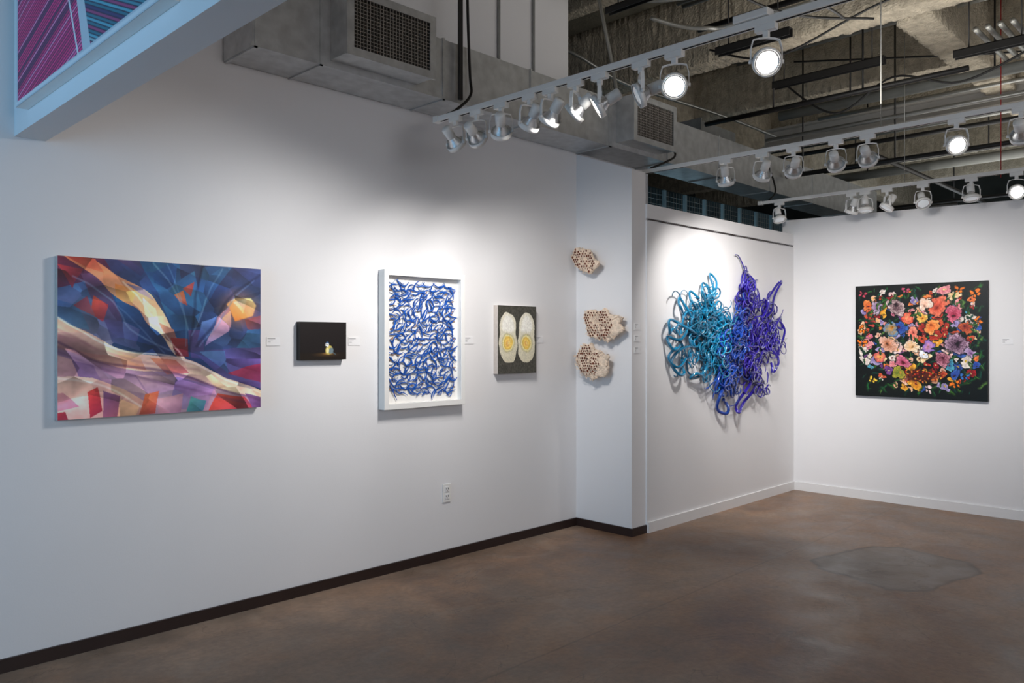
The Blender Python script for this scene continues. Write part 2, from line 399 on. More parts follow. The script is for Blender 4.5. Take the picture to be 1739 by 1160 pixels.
p([(398,514),(422,509),(412,532)],(255,246,214),(252,206,130),(1,1),0,1)
p([(362,540),(390,520),(386,560),(350,590)],(214,146,150),(124,112,170),(0,1))
p([(374,540),(391,526),(388,554)],(240,186,146),(190,132,152))
p([(340,545),(366,535),(352,575),(336,580)],(84,116,176),(58,72,132))
p([(415,542),(450,534),(450,566),(420,558)],(150,80,70),(78,70,114))
p([(420,560),(470,555),(470,600),(400,600)],(58,106,150),(48,74,124))
p([(310,490),(330,479),(325,504)],(200,86,76),(134,52,66)); p([(296,501),(311,493),(318,519),(305,513)],(226,120,76),(160,74,74))
p([(330,600),(480,585),(480,675),(380,642)],(60,68,120),(112,80,134))
p([(385,632),(480,606),(480,668)],(150,52,80),(106,50,98)); p([(340,600),(384,598),(386,632)],(80,114,164),(66,82,132))
p([(60,580),(200,608),(320,630),(480,680),(480,760),(60,760)],(150,116,148),(194,154,168),(0.3,1))
p([(60,530),(150,565),(200,590),(260,604),(310,609),(360,629),(470,680),(470,690),(360,653),(300,634),(230,628),(170,612),(60,574)],(222,166,152),(244,214,188),(1,-0.4),4)
p([(60,556),(150,582),(190,604),(150,606),(60,584)],(174,112,124),(210,158,148),(1,0),0,2)
p([(200,598),(240,606),(250,628),(212,622)],(240,192,158),(208,134,108),(0,1)); p([(256,608),(300,613),(322,634),(284,636)],(232,146,106),(190,108,116),(0.5,1))
p([(118,612),(160,618),(176,648),(140,650)],(110,80,122),(152,118,156)); p([(60,596),(122,612),(140,650),(60,640)],(214,172,164),(184,134,150))
p([(170,618),(230,636),(250,668),(200,660)],(158,126,164),(200,160,172)); p([(232,636),(300,640),(300,668),(255,668)],(206,166,170),(162,128,164),(0.3,1))
p([(60,636),(160,640),(212,660),(262,690),(230,730),(60,740)],(232,196,176),(206,142,134),(0.4,1))
p([(60,668),(110,664),(136,690),(60,704)],(210,150,144),(174,112,132)); p([(60,704),(112,698),(124,730),(60,730)],(170,52,58),(120,44,68)); p([(150,664),(168,656),(176,700),(156,710)],(200,66,62),(150,44,66))
p([(176,662),(205,672),(200,720),(178,720)],(120,82,122),(170,98,112)); p([(300,640),(362,655),(350,692),(288,694)],(124,104,156),(164,130,166))
p([(368,666),(412,674),(430,696),(352,700)],(206,80,66),(154,56,80)); p([(412,668),(470,686),(470,710),(432,704)],(124,84,134),(100,66,116)); p([(324,672),(350,680),(344,697),(316,698)],(88,160,158),(68,116,144))
p([(248,668),(272,662),(264,700),(238,702)],(222,114,74),(184,78,78)); p([(268,676),(310,668),(306,710),(270,710)],(200,146,160),(156,104,138))
p([(205,676),(238,690),(226,720),(200,720)],(236,184,148)); p([(162,504),(184,520),(172,548),(152,534)],(200,76,60),(154,60,84))
p([(102,448),(142,458),(122,492)],(166,52,56),(114,42,66)); p([(124,520),(150,505),(160,540)],(134,66,92),(160,90,104)); p([(206,546),(236,560),(230,590),(210,580)],(104,122,174),(64,72,124))
for q,c,al,w in (([(125,470),(190,510),(220,560),(300,600)],(160,190,220),.4,.007),([(262,448),(300,500),(318,560)],(150,190,220),.4,.007),([(345,452),(330,520),(322,600)],(10,20,50),.4,.012),([(440,470),(380,520),(335,590)],(12,24,54),.4,.012),
  ([(98,600),(180,625),(260,645),(340,665),(441,690)],(90,60,100),.35,.012),([(98,640),(180,655),(240,690)],(250,235,225),.6,.008),([(98,540),(200,592),(310,611),(441,670)],(255,246,232),.7,.007),([(98,582),(170,612),(300,635),(441,682)],(96,60,96),.55,.010),
  ([(98,560),(170,592),(250,616),(340,630)],(160,96,110),.3,.010),([(380,460),(350,510),(325,570)],(130,170,210),.4,.007),([(430,480),(380,530),(340,590)],(110,140,190),.4,.007),([(210,480),(245,520),(280,570),(310,605)],(255,250,235),.5,.006),([(285,450),(310,520),(316,590)],(120,170,210),.35,.006),([(200,520),(240,560),(280,600)],(120,160,205),.35,.006)):
    cv.stroke(q,w,c,al,6,.8)
vr=np.random.default_rng(12); nc=80; cx_=vr.random(nc); cy_=vr.random(nc)
sx_=(cv.x+cv.y*.55)*1.0; sy_=(cv.y-cv.x*.55)*1.7
px_=(cx_+cy_*.55); py_=(cy_-cx_*.55)*1.7
best=np.full((HH,WW),9.); idx=np.zeros((HH,WW),int)
for k in range(nc):
    dd=(sx_-px_[k])**2+(sy_-py_[k])**2; mk=dd<best; best[mk]=dd[mk]; idx[mk]=k
gx=vr.uniform(-1,1,nc); gy=vr.uniform(-1,1,nc); bo=vr.uniform(.88,1.18,nc)
lx=sx_-px_[idx]; ly=sy_-py_[idx]
cv.a*=np.clip(bo[idx]+(gx[idx]*lx+gy[idx]*ly)*2.4,.66,1.4)[...,None]
hue=vr.uniform(-.04,.04,(nc,3)); cv.a*=(1+hue[idx])
fold=0.5+0.5*np.sin((cv.x*5+cv.y*9+vnoise(HH,WW,5,3)*4.5)*2.0); cv.a*= (0.92+0.16*fold)[...,None]
cv.a*=(0.96+0.08*vnoise(HH,WW,60,4))[...,None]
cv.a=np.clip(cv.a,0,1)
for k in range(3): cv.a[...,k]=cv.a[...,k]*0.8+blur(cv.a[...,k],1)*0.2
wall_painting(cv,1.151,2.172,1.124,1.893,0.04,'large canvas of draped folds in blue, cream and red',M['canvas'])
# ---- bird
cv=Cv(300,216,(26,20,20),1.4)
cv.poly([(0,.82),(1,.80),(1,1),(0,1)],(30,22,16)); cv.ell(.55,.86,.34,.05,(120,84,40),.65,1.0); cv.ell(.6,.835,.16,.03,(196,150,80),.8,.9)
cv.stroke([(.69,.80),(.76,.86)],.014,(70,84,92),1,0)
cv.ell(.615,.74,.085,.10,(206,186,92),1,.2,.5); cv.ell(.66,.76,.06,.07,(110,128,134),1,.3,.6); cv.ell(.585,.75,.04,.07,(238,226,170),1,.4)
cv.ell(.575,.60,.045,.05,(240,240,236),1,.15); cv.poly([(.535,.58),(.56,.53),(.60,.53),(.625,.58),(.58,.565)],(64,98,140)); cv.stroke([(.535,.605),(.575,.60),(.61,.61)],.006,(20,24,34),1,0); cv.stroke([(.55,.65),(.575,.665)],.012,(24,24,30),1,0)
cv.poly([(.53,.60),(.505,.615),(.53,.625)],(60,60,60)); cv.stroke([(.59,.82),(.59,.86)],.004,(60,50,50),1,0); cv.stroke([(.62,.82),(.62,.86)],.004,(60,50,50),1,0)
wall_painting(cv,2.418,2.731,1.381,1.605,0.042,'small dark canvas with a tiny songbird on a ledge',M['canvasblack'])
# ---- eggs painting
cv=Cv(280,340,(78,76,68),0.82)
cv.a*=(0.8+0.35*vnoise(340,280,50,8))[...,None]; cv.warp(.014,10,77); cv.warp(.004,50,78)
for sx,cx in ((1,.262),(-1,.738)):
    L_=lambda pts:[(cx+sx*(x-.27),y) for x,y in pts]
    E_=[(.18,.12),(.34,.12),(.46,.24),(.465,.42),(.50,.55),(.47,.72),(.39,.82),(.22,.83),(.09,.74),(.04,.57),(.06,.42),(.07,.24)]
    cv.poly(L_(E_),(232,226,206),(216,208,182),(0.3,1),6)
    cv.poly(L_([(.20,.16),(.33,.16),(.42,.3),(.40,.38),(.16,.38),(.11,.28)]),(250,247,238),None,(1,1),6,5,.9)
    cv.ell(cx,.55,.18,.18,(190,180,138),1,.15); cv.ell(cx,.55,.165,.165,(240,228,172),1,.2); cv.ell(cx,.55,.125,.125,(232,190,84),1,.2); cv.ell(cx,.55,.10,.10,(248,212,112),1,.3); cv.ell(cx-.005,.555,.06,.06,(232,164,92),.85,.7); cv.ell(cx+.012,.548,.035,.04,(252,222,140),.9,.6)
cv.a*=(0.92+0.14*vnoise(340,280,70,18))[...,None]
wall_painting(cv,4.017,4.423,1.251,1.751,0.045,'grey canvas with two mirrored fried egg shapes',M['canvas'])
# ---- flowers
r_=random.Random(21)
cv=Cv(520,486,(9,14,12),1.07); cv.warp(.008,40,91); cv.warp(.008,14,95); cv.warp(.004,90,99); yy,xx=cv.y,cv.x
GR=[(24,84,44),(44,114,44),(18,64,46),(66,120,40),(20,80,64),(90,134,60),(30,100,50)]
def leaf(x,y,l,rot,c,al=.9):
    cv.ell(x,y,l,l*.28,tuple(int(k*.5) for k in c),al,.3,rot); cv.ell(x+.003,y-.003,l*.8,l*.14,c,al,.5,rot)
for i in range(260):
    x=r_.uniform(.03,.97); y=r_.uniform(.04,.95); leaf(x,y,r_.uniform(.02,.055),r_.uniform(0,3.1),r_.choice(GR))
pal=[((244,186,180),(206,90,110)),((250,218,186),(230,140,90)),((246,240,228),(200,176,170)),((226,80,50),(120,12,16)),((248,206,80),(220,120,20)),((150,90,160),(70,30,90)),((236,150,170),(170,50,90)),((70,120,200),(24,36,120)),((206,196,226),(100,80,150)),((250,238,204),(220,160,90)),((200,36,44),(90,8,16)),((110,196,206),(24,90,140)),((246,156,84),(206,76,30)),((250,244,240),(230,160,150)),((238,120,70),(170,40,30)),((246,222,190),(214,130,110))]
petn=vnoise(486,520,90,7)
def flower(x,y,R,n,co,ci,cc,ph,tilt=1.0):
    dx=xx-x; dy=(yy-y)/cv.asp
    ca,sa=math.cos(ph),math.sin(ph); ex=dx*ca+dy*sa; ey=(-dx*sa+dy*ca)/tilt
    rr_=np.hypot(ex,ey)/R; th=np.arctan2(ey,ex)
    ir=.12*np.sin(2*th+ph*3)+.08*np.sin(3*th+ph*7)
    lob=0.84+0.12*np.abs(np.cos(n*th/2))+.20*(petn-.5)+ir; m_=np.clip((lob-rr_)/.08,0,1)
    cv.blend(np.clip((lob+.14-rr_)/.14,0,1)*.8,(6,8,8))
    lay=0.5+0.5*np.sin(rr_*17+np.cos(n*th)*1.8+petn*5)
    g=np.clip(1-rr_,0,1)*.7+.35*lay
    cv.blend(m_,co,ci,np.clip(g,0,1))
    cv.blend(m_*np.clip(.18-np.abs(np.cos(n*th/2)),0,1)*2*np.clip(rr_*1.5,0,1),tuple(int(k*.4) for k in ci))
    ox=.16*math.cos(ph*3); oy=.16*math.sin(ph*5); r2_=np.hypot(ex/R-ox,ey/R-oy)
    cv.blend(m_*np.clip((.24-r2_)/.1,0,1),cc); cv.blend(m_*np.clip((.10-r2_)/.06,0,1),tuple(int(v*.35) for v in cc))
pts=[]; tries=0
while len(pts)<175 and tries<16000:
    tries+=1
    x=r_.uniform(.05,.95); y=r_.uniform(.06,.92)
    q=((x-.5)/.48)**2+((y-.46)/.48)**2
    if q>1.05 or (y>.74 and r_.random()<.5): continue
    R=r_.choice([r_.uniform(.018,.032),r_.uniform(.034,.062)])
    if all(math.hypot(x-a,(y-b_)/1.07)>(R+c)*.46 for a,b_,c in pts): pts.append((x,y,R))
big=[(.33,.20,.092,(240,216,210),(60,30,40)),(.64,.20,.09,(244,140,106),(206,70,50)),(.29,.40,.07,(60,130,206),(236,150,40)),(.27,.53,.078,(244,206,190),(184,104,64)),(.78,.53,.098,(224,186,208),(44,18,40)),(.46,.44,.06,(250,176,146),(224,90,76)),(.60,.38,.064,(250,184,104),(228,96,34)),(.17,.2,.06,(204,190,200),(130,90,140)),(.76,.27,.07,(234,136,158),(150,20,50)),(.45,.55,.068,(246,238,226),(232,166,96)),(.85,.39,.052,(236,120,60),(110,24,30)),(.58,.55,.055,(110,96,200),(240,160,180)),(.2,.64,.054,(200,50,100),(250,200,90)),(.68,.66,.07,(240,170,186),(80,16,36)),(.53,.3,.052,(250,230,130),(230,130,30)),(.42,.30,.055,(220,60,50),(250,170,120)),(.55,.18,.058,(250,240,226),(236,170,140)),(.12,.33,.048,(236,90,70),(90,16,24)),(.88,.60,.048,(210,190,220),(120,70,130))]
pts.sort(key=lambda t:t[2])
for i,(x,y,R) in enumerate(pts):
    co,ci=r_.choice(pal); flower(x,y,R,r_.choice([3,5,6,7,9]),co,ci,r_.choice([(240,200,60),(50,30,20),(250,230,150),(110,30,40)]),r_.uniform(0,6),r_.uniform(.55,1))
    if i%3==0:
        a=r_.uniform(0,6.28); leaf(x+math.cos(a)*R*1.2,y+math.sin(a)*R*1.2,r_.uniform(.018,.035),a,r_.choice(GR),1)
cv.ell(.52,.80,.19,.075,(70,24,14),.9,.5)
for i in range(90):
    a=r_.uniform(0,6.28); q=r_.random()**.5; cv.ell(.52+.18*q*math.cos(a),.80+.07*q*math.sin(a),.008,.008,r_.choice([(190,40,24),(220,110,40),(240,180,60),(120,20,16)]),1,.5)
for x,y,R,co,ci in big:
    flower(x,y,R,r_.choice([5,7,9]),co,ci,tuple(int(c*.8) for c in ci),r_.uniform(0,6),r_.uniform(.7,1))
    a=r_.uniform(0,6.28); leaf(x+math.cos(a)*R,y+math.sin(a)*R,.035,a,r_.choice(GR),1)
for i in range(80):
    a=r_.uniform(0,6.28); leaf(.5+.46*math.cos(a)*r_.uniform(.9,1.05),.5+.44*math.sin(a)*r_.uniform(.9,1.05),r_.uniform(.02,.045),r_.uniform(0,3.1),r_.choice(GR),.9)
flower(.54,.62,.04,13,(245,245,245),(230,230,240),(240,190,30),0); flower(.35,.78,.055,5,(200,180,60),(90,110,40),(230,160,60),0)
def bfly(x,y,sz,rot,c=(240,124,28)):
    for sx in (-1,1):
        for (ox,oy,rx,ry,ro) in ((.55,-.25,.55,.38,-.5),(.4,.4,.38,.3,.6)):
            px_,py_=sx*ox*sz,oy*sz; X_=px_*math.cos(rot)-py_*math.sin(rot); Y_=px_*math.sin(rot)+py_*math.cos(rot)
            cv.ell(x+X_,y+Y_*1.07,rx*sz*1.15,ry*sz*1.15,(10,8,8),1,.2,rot+sx*ro); cv.ell(x+X_,y+Y_*1.07,rx*sz*.85,ry*sz*.85,c,1,.3,rot+sx*ro)
for b_ in ((.80,.065,.042,.3),(.915,.10,.045,-.5),(.05,.40,.04,1.2),(.055,.52,.04,.2),(.77,.87,.042,-.4),(.93,.33,.034,.9),(.14,.85,.036,.5,(240,200,60)),(.84,.80,.034,.2,(60,120,200)),(.40,.05,.034,.1,(200,80,110)),(.06,.07,.034,.4,(190,70,90)),(.58,.92,.035,1.5,(240,210,210))): bfly(*b_)
cv.a*=(.90+.2*vnoise(486,520,70,55))[...,None]
wall_painting(cv,2.961,1.857,0.975,2.003,0.035,'square canvas crowded with colourful flowers and butterflies on black',M['canvasblack'],'R')
# ---- string art on header (faces -u)
cv=Cv(760,460,(196,204,212),1.66)
def stripes(pts,cols,freq,dx_,dy_,bg=(40,40,70)):
    m_=cv.mask(pts); q=cv.x*dx_+cv.y/1.66*dy_
    s_=np.floor(q*freq).astype(int); w=(q*freq)%1
    rg_=np.random.default_rng(9); cs=np.array(cols)[rg_.integers(0,len(cols),1200)]/255.
    t=(w<.66)[...,None]; c=np.where(t,cs[s_%1200],np.array(bg)/255.); cv.a=cv.a*(1-m_[...,None])+c*m_[...,None]
A1=[(.02,.98),(.02,.0),(.22,.0),(.50,.72),(.55,.97)]; A2=[(.60,.97),(.54,.70),(.27,.0),(.98,.0),(.98,.97)]
stripes(A1,[(236,50,130),(250,90,160),(200,40,110),(120,50,100),(240,130,180),(226,40,120)],115,.22,1)
stripes(A2,[(70,140,160),(90,170,190),(60,60,110),(140,180,190),(160,70,120),(40,120,140)],115,-.4,1)
stripes([(.02,.0),(.02,.45),(.26,.0)],[(110,60,130),(60,100,160),(200,60,130),(60,160,190)],115,1,.5)
cv.stroke([(.52,.98),(.25,.0)],.006,(225,228,232),1,0); cv.stroke([(.0,.985),(1,.985)],.006,(225,228,232),1,0); cv.stroke([(.005,0),(.005,1)],.006,(225,228,232),1,0)
v0,v1,z0,z1=3.925,2.35,2.50,3.45; uf=0.985-G
e=empty('string_artwork',(uf,(v0+v1)/2,z0),'white panel wound with pink and teal threads in triangles','artwork')
mb=MB(); mb.box(uf-0.045,uf,v1,v0,z0,z1); build(mb,'panel',M['white'],e)
cv.a=cv.a[:,::-1].copy()
surf(cv,'thread_surface',(uf-0.0465,v1,z1),(0,v0-v1,0),(0,0,z0-z1),e,M['paint']).data.flip_normals()
# ------------------------------------------------------------------ shadow box relief
u0,u1,z0,z1=3.0,3.682,1.055,1.946; vf=VL-0.065; fw=0.036
e=empty('framed_artwork',((u0+u1)/2,VL-G,z0),'white shadow box frame holding tangled blue cut strips','framed artwork')
mb=MB(); mb.box(u0,u0+fw,vf,VL-G,z0,z1); mb.box(u1-fw,u1,vf,VL-G,z0,z1); mb.box(u0+fw,u1-fw,vf,VL-G,z0,z0+fw); mb.box(u0+fw,u1-fw,vf,VL-G,z1-fw,z1)
build(mb,'frame',M['white'],e,bevel=0.002)
mb=MB(); mb.box(u0+fw,u1-fw,VL-0.024,VL-0.002,z0+fw,z1-fw); build(mb,'backing_board',M['paper'],e)
mb=MB(); rs=random.Random(5)
iu0,iu1,iz0,iz1=u0+fw+.035,u1-fw-.035,z0+fw+.045,z1-fw-.04
def strip(cx,cz,ang,ln,w,bend,dep,mi,side=0):
    n=9; vs=[]
    for i in range(n):
        t=i/(n-1)-.5; a=ang+bend*t; x=cx+math.cos(a)*ln*t; z=cz+math.sin(a)*ln*t; nx,nz=-math.sin(a),math.cos(a); ww=w*(1-(abs(t)*1.7)**2*.9)
        for sgn in (-1,1):
            vs.append((x+nx*ww*sgn,dep+0.003*math.sin(t*6),z+nz*ww*sgn)); vs.append((x+nx*ww*sgn,dep+0.004,z+nz*ww*sgn))
    for i in range(n-1):
        a=i*4;b_=a+4
        mb.add([vs[a],vs[a+2],vs[b_+2],vs[b_]],[(0,1,2,3)],mi); mb.add([vs[a],vs[a+1],vs[b_+1],vs[b_]],[(0,1,2,3)],side); mb.add([vs[a+2],vs[a+3],vs[b_+3],vs[b_+2]],[(0,1,2,3)],side)
NX,NZ=12,23
for i in range(NX):
    for j in range(NZ):
        cx=iu0+(i+.5+rs.uniform(-.25,.25))*(iu1-iu0)/NX; cz=iz0+(j+.5+rs.uniform(-.25,.25))*(iz1-iz0)/NZ
        hz=rs.random()<(0.75 if j/NZ<.2 or j/NZ>.86 else .3)
        ang=rs.uniform(-.35,.35) if hz else (rs.uniform(.5,1.1) if rs.random()<.72 else -rs.uniform(.6,1.2))
        strip(cx,cz,ang,rs.uniform(.070,.105),rs.uniform(.0028,.0048),rs.uniform(-1.3,1.3),VL-0.032-rs.uniform(0,.006),0)
        if rs.random()<.28: strip(cx+.01,cz-.012,ang+rs.uniform(-1.2,1.2),.07,.002,1.4,VL-0.030,0)
        if rs.random()<.4: strip(cx-.006,cz+.008,ang+rs.uniform(-.4,.4),.07,.0026,1.0,VL-0.029,2,2)
        if rs.random()<.15: strip(cx+.012,cz-.012,ang+rs.uniform(-1,1),.035,.003,.8,VL-0.029,1,1)
        if i in (0,NX-1) and j%2: strip(cx+(-.012 if i==0 else .012),cz,rs.uniform(-.6,.6),.03,.006,.5,VL-0.029,1,1)
build(mb,'cut_strip_relief',[M['bluestrip'],M['brownedge'],M['greystrip']],e)
# ------------------------------------------------------------------ ceramic honeycombs
def inpoly(x,y,P):
    c=False
    for i in range(len(P)):
        x0,y0=P[i];x1,y1=P[(i+1)%len(P)]
        if (y0>y)!=(y1>y) and x<(x1-x0)*(y-y0)/(y1-y0)+x0: c=not c
    return c
def honeycomb(vc,zc,uf,outline,cells,sd,label):
    r2=random.Random(sd); mb=MB()
    W=lambda a,b_,h:(uf-h,vc-a,zc+b_)
    H=lambda a,b_:0.026+0.018*mnoise.noise(Vector((a*12+sd,b_*12,0)))+0.006*mnoise.noise(Vector((a*40,b_*40,sd)))
    P=smoothpts(outline,6); P=[(x*(.97+.09*mnoise.noise(Vector((i*.9,sd,0)))),y*(.97+.09*mnoise.noise(Vector((i*.9,sd,5))))) for i,(x,y) in enumerate(P)]; n=len(P)
    rings=[(.85,0.0,-0.014),(.98,0,-0.002),(1.0,0,0.012),(0.96,0,.019),(0.85,0,.022),(.6,0,.022),(0.35,0,.022),(.1,0,.022)]
    vs=[]
    for k,(sc,_,h) in enumerate(rings):
        for x,y in P:
            x2,y2=x*sc,y*sc; vs.append(W(x2,y2,h+((H(x2,y2)-.026) if k>0 else 0)))
    fs=[]
    for k in range(len(rings)-1):
        for j in range(n): fs.append((k*n+j,k*n+(j+1)%n,(k+1)*n+(j+1)%n,(k+1)*n+j))
    fs.append(tuple((len(rings)-1)*n+j for j in range(n))); fs.append(tuple(range(n-1,-1,-1)))
    mb.add(vs,fs,0,True)
    mb.box(uf,UP-G,vc-.02,vc+.02,zc-.02,zc+.02)
    R=0.0132; dxh=R*math.sqrt(3); row=0; y=-.2
    while y<.2:
        x=-.25+(dxh/2 if row%2 else 0)
        while x<.25:
            jx,jy=x+r2.uniform(-.003,.003),y+r2.uniform(-.003,.003)
            core=inpoly(x,y,cells)
            if core and r2.random()<.93:
                h=H(jx,jy)+0.002+r2.uniform(-.0015,.0015); ro=R*1.1; ri=R*r2.uniform(.58,.80); K=10; q=[]; el=r2.uniform(.85,1.15)
                for (rad,hh) in ((ro,h-.018),(ro*.99,h-.003),(ri*1.15,h+.001),(ri,h-.001),(ri*.85,h-.005)):
                    for k in range(K):
                        a=k*2*math.pi/K; q.append(W(jx+rad*math.cos(a)*(el if rad<ro*.9 else 1),jy+rad*math.sin(a)/(el if rad<ro*.9 else 1),hh))
                f0=[(lv*K+k,lv*K+(k+1)%K,lv*K+K+(k+1)%K,lv*K+K+k) for lv in range(3) for k in range(K)]
                f1=[(3*K+k,3*K+(k+1)%K,4*K+(k+1)%K,4*K+k) for k in range(K)]+[tuple(4*K+k for k in range(K))]
                mb.add(q,f0,0,True); mb.add(q,f1,1)
            x+=dxh
        y+=R*1.5; row+=1
    for _ in range(60):
        a=r2.uniform(0,6.28); i=int(a/6.28*n)%n; x,y=P[i]; s_=r2.uniform(.006,.018); h=.014+r2.uniform(0,.014); q=[W(x*.98+s_*r2.uniform(-1,1),y*.98+s_*r2.uniform(-1,1),h+r2.uniform(-.008,.008)) for _k in range(4)]
        mb.add(q,[(0,1,2),(0,2,3),(0,3,1),(1,3,2)],0)
    build(mb,'honeycomb_sculpture',[M['clay'],M['claydark']],None,label,'ceramic sculpture',None,'ceramic honeycomb pieces on the pillar')
honeycomb(3.985,2.117,4.87,[(-.14,.04),(-.11,.09),(-.07,.115),(.0,.10),(.05,.09),(.08,.04),(.11,.01),(.15,-.035),(.10,-.07),(.06,-.105),(.0,-.085),(-.04,-.07),(-.09,-.03)],
   [(-.125,.035),(-.08,.10),(.0,.09),(.06,.06),(.10,.008),(.13,-.035),(.10,-.06),(.05,-.09),(-.02,-.065),(-.085,-.025)],1,'small tan ceramic honeycomb fragment mounted on the pillar')
honeycomb(3.82,1.615,4.89,[(-.20,.07),(-.17,.115),(-.10,.125),(-.04,.105),(.0,.13),(.04,.125),(.07,.085),(.13,.075),(.19,.055),(.17,.01),(.21,-.04),(.15,-.085),(.10,-.105),(.05,-.14),(.0,-.115),(-.06,-.115),(-.11,-.085),(-.15,-.085),(-.17,-.02)],
   [(-.18,.075),(-.12,.11),(-.02,.10),(.03,.11),(.06,.06),(.10,.02),(.09,-.05),(.05,-.12),(-.05,-.10),(-.12,-.08),(-.15,-.02)],2,'wide ceramic honeycomb with a pale flaking edge')
honeycomb(3.925,1.335,4.88,[(-.17,.0),(-.165,.05),(-.115,.095),(-.09,.135),(-.03,.13),(.0,.145),(.03,.095),(.085,.085),(.125,.055),(.18,.045),(.165,-.02),(.17,-.06),(.135,-.125),(.07,-.13),(.02,-.155),(-.03,-.135),(-.08,-.125),(-.115,-.095),(-.15,-.05)],
   [(-.15,.0),(-.14,.05),(-.08,.115),(-.015,.12),(.025,.075),(.10,.04),(.09,-.05),(.03,-.12),(-.05,-.10),(-.11,-.075)],3,'ragged ceramic honeycomb with broken lower rim')
# ------------------------------------------------------------------ tangled wall sculpture
e=empty('wall_sculpture',(6.4,VB-G,0.85),'tangled curling strands in teal and indigo hung on the wall','sculpture')
def curls(blobs,sd):
    r2=random.Random(sd); mb=MB()
    for (cu,cz,su,sz,cnt,rmin,rmax,rad) in blobs:
        for _ in range(cnt):
            u=r2.gauss(cu,su*.55); z=r2.gauss(cz,sz*.55)
            if u>7.28: u=7.22
            typ=r2.random(); pts=[]; ph=r2.uniform(0,6.28); sg=r2.choice([-1,1]); d0=r2.uniform(.015,.085); rc=r2.uniform(rmin,rmax)
            if typ<.74:
                turns=r2.uniform(.6,1.8); N_=int(18*turns)+6; dr=r2.uniform(-.05,.05); ex=r2.uniform(1.1,1.5)
                for i in range(N_):
                    t=i/(N_-1); a=ph+sg*turns*6.283*t; q=rc*(1-.55*t); pts.append((u+q*math.cos(a)*ex+dr*t,VB-d0-.02*math.sin(t*5+ph),z+q*math.sin(a)-.03*t))
            else:
                a=r2.uniform(0,6.28); ln=r2.uniform(.06,.18); N_=30; x_,z_=u-math.cos(a)*ln*.5,z-math.sin(a)*ln*.5; ds=(ln+rc*5.5)/N_
                for i in range(N_):
                    t=i/(N_-1); k=sg*(1.2/max(ln,.1)*math.sin(ph+t*4)+ (1/rc)*max(0,(t-.25)/.75)*1.1); a+=k*ds; x_+=math.cos(a)*ds*1.2; z_+=math.sin(a)*ds
                    pts.append((x_,VB-d0-.02*math.sin(t*4+ph),z_))
            pts=[(min(a_,7.40),max(VB-.12,min(VB-.014,b_)),c_) for a_,b_,c_ in pts]
            N_=len(pts); r0=rad*r2.uniform(.55,1.3); mb.tube(pts,[r0*(1 if .08<i/N_<.92 else .75) for i in range(N_)],8)
    return mb
def path(mb,pts,r,dep=.05):
    P=smoothpts([np.array(q) for q in pts],8,False); mb.tube([(q[0],VB-dep-.02*math.sin(i*.3),q[1]) for i,q in enumerate(P)],r,10)
mb=curls([(5.98,1.66,.18,.17,88,.03,.075,.0066),(5.99,1.86,.06,.09,22,.02,.04,.0058),(5.74,1.66,.12,.12,22,.03,.08,.0068),(5.95,1.42,.19,.14,44,.03,.07,.0066),(5.60,1.45,.14,.16,15,.035,.07,.0074),(6.22,1.58,.10,.15,30,.025,.07,.0064),(6.12,1.30,.10,.10,20,.025,.055,.007)],3)
path(mb,[(5.70,1.62),(5.60,1.75),(5.54,1.84),(5.48,1.78),(5.55,1.72)],.011); path(mb,[(5.75,1.55),(5.58,1.60),(5.42,1.66),(5.33,1.62),(5.37,1.55),(5.46,1.60)],.012)
path(mb,[(5.7,1.45),(5.5,1.42),(5.42,1.32),(5.48,1.22),(5.58,1.24),(5.56,1.34)],.013); path(mb,[(5.95,1.4),(5.85,1.22),(5.70,1.18),(5.75,1.22),(5.9,1.16)],.013)
path(mb,[(5.98,1.78),(6.02,1.92),(6.0,2.06),(6.05,2.0),(6.03,1.86)],.009); path(mb,[(5.75,1.75),(5.66,1.82),(5.70,1.90),(5.78,1.84)],.010); path(mb,[(5.62,1.6),(5.5,1.5),(5.36,1.52),(5.40,1.42),(5.52,1.46)],.012)
path(mb,[(5.9,1.75),(5.84,1.9),(5.90,1.98),(5.97,1.9),(5.92,1.82)],.009); path(mb,[(5.6,1.35),(5.46,1.28),(5.38,1.36),(5.44,1.44)],.011)
build(mb,'teal_strands',M['teal'],e)
mb=curls([(6.25,1.18,.09,.13,50,.025,.06,.0076),(6.40,1.42,.09,.22,50,.03,.07,.007),(6.50,1.64,.09,.14,30,.03,.06,.0068),(6.15,1.45,.12,.12,12,.03,.06,.007)],4)
path(mb,[(6.2,1.15),(6.12,1.02),(6.13,.90),(6.22,.86),(6.27,.93),(6.22,.98)],.015); path(mb,[(6.28,1.3),(6.38,1.12),(6.40,1.0),(6.30,1.02),(6.30,1.15)],.013); path(mb,[(6.15,1.25),(6.06,1.12),(6.10,1.04),(6.2,1.1)],.012)
build(mb,'azure_strands',M['azure'],e)
mb=curls([(6.80,1.58,.19,.17,94,.03,.08,.007),(6.63,1.99,.07,.05,28,.03,.055,.0064),(6.62,1.80,.08,.11,30,.03,.06,.0066),(6.70,1.30,.14,.15,50,.03,.07,.0072),(7.06,1.52,.13,.18,34,.035,.075,.0072),(6.84,1.12,.07,.08,18,.025,.05,.0072)],5)
path(mb,[(6.85,1.7),(6.95,1.83),(7.06,1.92),(7.18,2.05),(7.22,2.02),(7.10,1.86),(7.0,1.76),(6.9,1.68)],.012,.07); path(mb,[(7.1,1.6),(7.24,1.72),(7.32,1.68),(7.28,1.60),(7.2,1.62)],.011)
